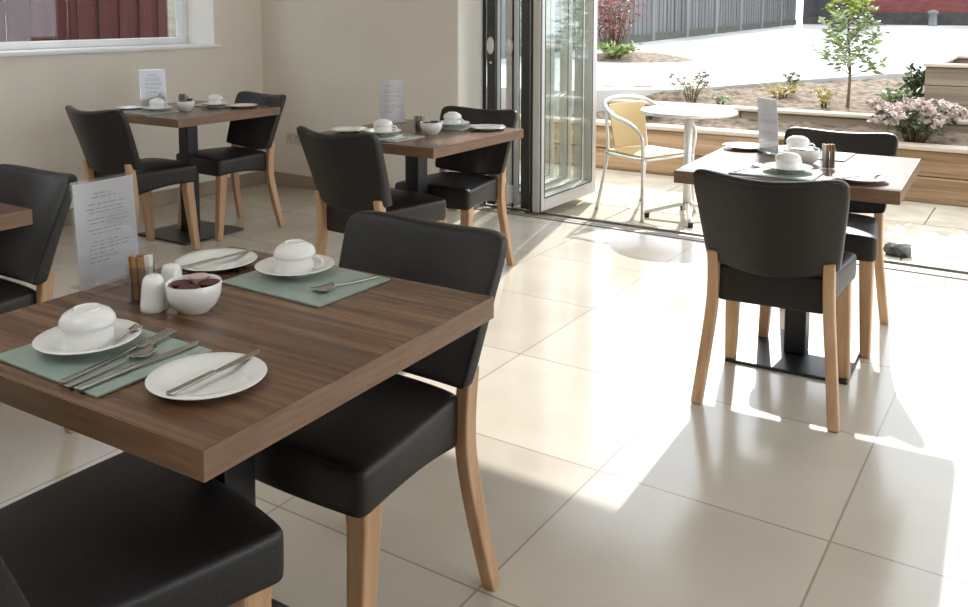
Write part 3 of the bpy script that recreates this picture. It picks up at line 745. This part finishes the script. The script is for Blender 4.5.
# far buildings closing the yard
z27 = yz(27.7)
gb = thing('garden_outbuilding', 'dark outbuilding wall at the far end of the yard beside the fence', 'outbuilding', (-5.9, 28.0, z27))
MB().box(-.75, 1.05, 0, 3, -.3, 6.0).build('wall', M['darkwall'], gb)
MB().box(-.75, 1.05, -.03, 0, -.3, .22).build('plinth', M['darkband'], gb)
MB().box(-.3, .7, -.04, 0, .22, 2.3).build('door', M['alu_dark'], gb, bevel=.01)
rw = thing('boundary_wall', 'dull red boundary wall across the far end of the yard', 'wall', (-4.85, 28.0, z27))
MB().box(0.003, 9.6, 0, .25, .36, 6.0).build('boards', M['redwall'], rw)
MB().box(0.003, 9, -.03, .25, -.3, .36).build('plinth', M['darkband'], rw)
bo = thing('bollard', 'small pale post standing before the far red wall', 'post', (-3.05, 27.4, z27 - .01)); bo.scale = (.62, .62, .75)
MB().lathe([(0, 0), (.2, 0), (.18, .05), (.16, .42), (.22, .46), (.22, .55), (0, .6)], 16).build('body', M['fencepost'], bo, smooth=True)

# timber planter
pl = thing('timber_planter', 'large weathered timber planter box at the right picture edge', 'planter', (-.9, 7.75, .46))
for q, (x0, x1, y0, y1) in enumerate([(0, 3.2, 0, .06), (0, .06, .06, 1.6), (3.14, 3.2, .06, 1.6), (.06, 3.14, 1.54, 1.6)]):
    p = MB()
    for r in range(3): p.box(x0, x1, y0, y1, r * .145 + .002, r * .145 + .143)
    p.build('side_boards', M['planter'], pl, bevel=.005)
rm = MB(); rm.box(-.015, 3.215, -.015, .09, .436, .462); rm.box(-.015, .09, .09, 1.615, .436, .462); rm.box(.09, 3.215, 1.51, 1.615, .436, .462); rm.box(3.11, 3.215, .09, 1.51, .436, .462)
rm.build('rim', M['coping'], pl, bevel=.005)
MB().box(.06, 3.14, .06, 1.54, .3, .38).build('soil', M['soil'], pl)

# ------------------------------------------------------------------ plants
def rdir(r, up=.2):
    a = r.uniform(0, 2 * PI); z = r.uniform(-.4, .9) + up
    return Vector((math.cos(a), math.sin(a), z)).normalized()
def sapling():
    r = random.Random(21)
    t = thing('sapling', 'slender young tree with bright green leaves in the upper bed', 'tree', (-1.55, 8.2, .49)); t.scale = (1.14, 1.14, 1.05)
    st = MB(); st.sweep(curve_pts([(0, 0, -.05), (.01, 0, .3), (-.015, .01, .7), (.01, 0, 1.12)], 5), [(.013 - .0085 * i / 15, .013 - .0085 * i / 15, 6) for i in range(16)])
    tips = []
    for k in range(30):
        z = .26 + .80 * k / 29; a = k * 2.4; L = (.31 if z < .75 else .23) * (1.0 - .45 * (z - .25)) * r.uniform(.75, 1.1)
        d = Vector((math.cos(a), math.sin(a), .55)).normalized(); p0 = Vector((0, 0, z)); p1 = p0 + d * L
        st.sweep([p0, p0 + d * L * .5 - Vector((0, 0, .01)), p1], [(.0045, .0045, 5), (.003, .003, 5), (.0015, .0015, 5)]); tips.append((p0, p1, z))
    st.build('stem', M['stem'], t, smooth=True)
    lo, hi, yg = MB(), MB(), MB()
    for p0, p1, z in tips:
        for q in range(27):
            s = r.uniform(.3, 1.05); p = p0.lerp(p1, s) + Vector((r.uniform(-.03, .03), r.uniform(-.03, .03), r.uniform(-.03, .03)))
            b = hi if z > .72 else (yg if r.random() < .2 else lo)
            b.leaf(p, rdir(r, .1), rdir(r, .5), r.uniform(.055, .1), r.uniform(.022, .04))
    for q in range(22): hi.leaf(Vector((0, 0, r.uniform(1.0, 1.15))), rdir(r, .6), rdir(r), r.uniform(.07, .12), .03)
    lo.build('lower_foliage', M['leafpale'], t); hi.build('top_foliage', M['leafyoung'], t); yg.build('mid_foliage', M['leaf'], t)
sapling()
def shrub(name, label, loc, rx, rz, nst, nleaf, leafm, L, W, seed, flower=None, nfl=0, fsz=.03, spread=.7, stemm='stem', cat='shrub', flbl='flowers'):
    r = random.Random(seed); t = thing(name, label, cat, loc); st, lf, fl_ = MB(), MB(), MB(); ends = []
    for k in range(nst):
        a = r.uniform(0, 2 * PI); rad = rx * math.sqrt(r.random()) * spread; h = rz * r.uniform(.55, 1.0)
        p1 = Vector((rad * math.cos(a), rad * math.sin(a), h)); mid = p1 * .5 + Vector((0, 0, h * .12))
        st.sweep([(0.15 * p1.x, .15 * p1.y, -.03), mid, p1], [(.006, .006, 5), (.004, .004, 5), (.002, .002, 5)]); ends.append((Vector((0.15 * p1.x, .15 * p1.y, 0)), mid, p1))
    st.build('stems', M[stemm], t, smooth=True)
    for k in range(nleaf):
        a, m, b = r.choice(ends); s = r.uniform(.25, 1.05); p = a.lerp(m, s * 2) if s < .5 else m.lerp(b, s * 2 - 1)
        p = p + Vector((r.gauss(0, rx * .12), r.gauss(0, rx * .12), r.gauss(0, rz * .06)))
        lf.leaf(p, rdir(r, .35), rdir(r, .5), L * r.uniform(.7, 1.2), W * r.uniform(.7, 1.2))
    lf.build('leaves', M[leafm], t)
    if flower:
        for k in range(nfl):
            a, m, b = ends[k % len(ends)]; c = b + Vector((r.gauss(0, rx * .1), r.gauss(0, rx * .1), r.uniform(-.02, .02)))
            fl_ = MB()
            for q in range(9): fl_.leaf(Vector((0, 0, 0)), rdir(r, .4), rdir(r, .3), fsz * r.uniform(.8, 1.2), fsz * .75)
            fl_.build('flower_head', M[flower], t, loc=c)
    return t
shrub('flowering_shrub', 'rounded shrub with pale pink flower heads in the lower bed at right', (-.9, 7.31, .36), .31, .27, 40, 420, 'leafdark', .06, .028, 3, 'petal', 95, .055, 1.0)
shrub('flowering_plant', 'small mauve flowering plant in the bed beyond the bistro table', (-2.83, 7.86, .5), .2, .26, 13, 110, 'leaf', .07, .012, 5, 'petalmauve', 15, .03, .9, cat='plant')
shrub('red_leaved_shrub', 'red leaved shrub before the grey fence near the open glass door', (-5.3, 11.5, .72), .6, 1.05, 46, 560, 'leafred', .075, .03, 9, spread=.95)
shrub('leafy_clump', 'low bright green clump at the foot of the red leaved shrub', (-5.05, 11.05, .68), .38, .2, 22, 300, 'leaf', .1, .03, 12, cat='plant')
shrub('evergreen_bush', 'dark green leafy bush beside the timber planter', (-1.05, 8.35, .5), .15, .36, 14, 240, 'leafdark', .07, .035, 14)
shrub('leafy_plant', 'low pale green plant between the sapling and the timber planter', (-1.13, 7.9, .49), .2, .2, 18, 200, 'leafpale', .075, .032, 15, cat='plant')
shrub('grassy_tuft', 'yellowish dry tuft in the upper bed behind the right table menu', (-2.2, 8.5, .5), .22, .13, 18, 130, 'leafyellow', .11, .01, 16, cat='plant')
shrub('heather_plant', 'small dark sprig at the edge of the pale yard', (-2.15, 8.75, .53), .1, .2, 7, 60, 'leafdark', .05, .015, 17, 'petalmauve', 4, .03, cat='plant')
shrub('seedling', 'low yellow green seedling at the foot of the sapling', (-1.72, 8.1, .49), .16, .17, 10, 90, 'leafyellow', .06, .022, 18, cat='plant')
shrub('bedding_plant', 'low pale plant in the lower bed left of the bistro chair', (-3.05, 7.4, .36), .2, .13, 14, 120, 'leafpale', .06, .02, 19, 'petal', 12, .03, cat='plant')
shrub('creeping_plant', 'low green sprig in the upper bed right of the mauve flowering plant', (-2.55, 7.85, .5), .14, .07, 10, 70, 'leafpale', .06, .015, 22, cat='plant')
shrub('wispy_plant', 'thin grey sprig on the yard edge above the timber planter', (-.75, 11.2, .64), .2, .35, 8, 50, 'leafdark', .06, .02, 23, 'petalmauve', 5, .05, cat='plant')

# ------------------------------------------------------------------ patio furniture
bt = thing('bistro_table', 'round aluminium bistro table on the patio', 'table', (-2.06, 5.68, PZ))
lathe_part([(0, 0), (.31, 0), (.315, .004), (.315, .02), (.311, .024), (0, .024)], 'tabletop', M['tabletop_alu'], bt, 48, cz=.705)
MB().lathe([(.028, .06), (.028, .705)], 20).build('pole', M['alu'], bt, smooth=True)
for k in range(4):
    a = k * PI / 2 + .45; c, s = math.cos(a), math.sin(a)
    lg = MB().sweep(curve_pts([(c * .02, s * .02, .1), (c * .12, s * .12, .075), (c * .27, s * .27, .035)], 5), (.016, .014, 8)).build('leg', M['alu'], bt, smooth=True)
    MB().lathe([(0, 0), (.016, 0), (.018, .03), (0, .032)], 14, c * .26, s * .26).build('foot', M['rubber'], lg, smooth=True)
bc = thing('bistro_chair', 'aluminium bistro chair with yellow wicker seat and back on the patio', 'chair', (-2.37, 5.73, PZ), math.radians(-112)); bc.scale = (1, 1, .97)
def tube(ctrl, name, r=.0125, n=6, par=bc): return MB().sweep(curve_pts(ctrl, n), (r, r, 10)).build(name, M['alu'], par, smooth=True)
# arm and back loop, one bent tube: arms come from the front legs, round behind the back
tube([(.235, .2, .42), (.255, .2, .58), (.265, .1, .655), (.25, -.08, .70), (.19, -.22, .775), (.0, -.265, .80), (-.19, -.22, .775), (-.25, -.08, .70), (-.265, .1, .655), (-.255, .2, .58), (-.235, .2, .42)], 'arm_loop', .0135)
for s in (-1, 1):
    lg = tube([(s * .235, .2, .43), (s * .24, .205, .2), (s * .25, .215, .0)], 'leg'); 
    lg = tube([(s * .17, -.235, .745), (s * .185, -.19, .45), (s * .20, -.225, .2), (s * .215, -.265, 0)], 'leg')
    tube([(s * .23, .2, .415), (s * .205, -.19, .415)], 'side_rail', .011)
tube([(-.235, .2, .415), (.235, .2, .415)], 'front_rail', .011); tube([(-.195, -.19, .415), (.195, -.19, .415)], 'rear_rail', .011)
MB().soft(lambda u, v, w_: (u * (.205 + .015 * v), .0 + v * .205, .425 + .014 * w_ - .014 * (1 - u * u) * (1 - v * v)), [-1, -.9, -.4, 0, .4, .9, 1], [-1, -.9, 0, .9, 1], [0, .5, 1]).build('wicker_seat', M['wicker'], bc, smooth=True, subsurf=1)
MB().soft(lambda u, v, w_: (u * (.165 + .01 * v), -.2 - .05 * (v + 1) / 2 + .04 * u * u + .012 * w_, .44 + .32 * (v + 1) / 2), [-1, -.9, -.4, 0, .4, .9, 1], [-1, -.9, 0, .9, 1], [0, .5, 1]).build('wicker_back', M['wicker'], bc, smooth=True, subsurf=1)

# dark rounded stone by the track
r = random.Random(2)
bm = bmesh.new(); bmesh.ops.create_icosphere(bm, subdivisions=2, radius=1)
for vv in bm.verts:
    k = 1 + r.uniform(-.12, .1); vv.co = Vector((vv.co.x * .078 * k, vv.co.y * .06 * k, max(-.028, vv.co.z * .05 * k)))
me = bpy.data.meshes.new('doorstop_stone'); bm.to_mesh(me); bm.free(); me.materials.append(M['stone'])
o = bpy.data.objects.new('doorstop_stone', me); COL.objects.link(o); o.location = (-.735, 5.46, PZ + .028)
tag(o, 'small dark grey stone on the patio slabs by the door track', 'stone')

# ------------------------------------------------------------------ outside the left window
rf = thing('red_fence', 'dark red board fence seen through the window', 'fence', (-7.0, 1.0, 0))
p = MB(); n = 44; wd = .1
for q in range(n):
    o_ = .008 if q % 2 else -.008; p.box(o_ - .01, o_ + .01, q * wd + .002, (q + 1) * wd - .001, 0, 2.7)
p.build('boards', M['redfence'], rf)
rl = MB()
for z in (.4, 1.3, 2.2): rl.box(-.07, -.02, 0, 4.4, z, z + .08)
rl.build('rails', M['redfence'], rf)
MB().box(-.06, .03, 4.4, 4.5, 0, 2.75).build('post', M['beigewall'], rf, bevel=.006)
bw = thing('side_building', 'pale block wall edge seen at the right of the window view', 'building', (-7.3, 5.55, 0))
MB().box(-2.5, 0, 0, 3, -.1, 3.0).build('wall', M['beigewall'], bw)
struct(MB().box(-16, XL - .37, -4, 5.15, -.3, -.06).build('ground_side', M['slabgap']))

# ------------------------------------------------------------------ light
sun = bpy.data.lights.new('sun', 'SUN'); sun.energy = 2.3; sun.angle = math.radians(.6); sun.color = (1, .965, .91)
so_ = bpy.data.objects.new('sun', sun); COL.objects.link(so_)
so_.rotation_euler = Vector((.341, -1.42, -1)).to_track_quat('-Z', 'Y').to_euler()
W = bpy.data.worlds.new('world'); SC.world = W; W.use_nodes = True
bg = W.node_tree.nodes['Background']; bg.inputs[0].default_value = (.86, .93, 1.0, 1); bg.inputs[1].default_value = 1.3

# ------------------------------------------------------------------ camera
cam = bpy.data.cameras.new('camera'); co = bpy.data.objects.new('camera', cam); COL.objects.link(co)
yaw, pitch, roll = .5737, .09027, .00082
fwd = Vector((-math.sin(yaw) * math.cos(pitch), math.cos(yaw) * math.cos(pitch), -math.sin(pitch)))
rt = Vector((math.cos(yaw), math.sin(yaw), 0)); up = rt.cross(fwd)
rt, up = math.cos(roll) * rt + math.sin(roll) * up, -math.sin(roll) * rt + math.cos(roll) * up
mt = Matrix((rt, up, -fwd)).transposed().to_4x4(); mt.translation = (0, 0, 1.334); co.matrix_world = mt
cam.sensor_fit = 'HORIZONTAL'; cam.sensor_width = 36; cam.lens = 896.535 / 968 * 36; cam.shift_y = -(303.5 - 91.171) / 968
cam.clip_start = .02; cam.clip_end = 200
SC.camera = co
vs = SC.view_settings; vs.view_transform = 'Standard'; vs.look = 'None'; vs.gamma = 1; vs.use_curve_mapping = False; vs.exposure = 1.53
cy = SC.cycles; cy.use_denoising = True; cy.max_bounces = 10; cy.diffuse_bounces = 6; cy.glossy_bounces = 4; cy.transparent_max_bounces = 24
cy.sample_clamp_indirect = 8; cy.caustics_reflective = False; cy.caustics_refractive = False
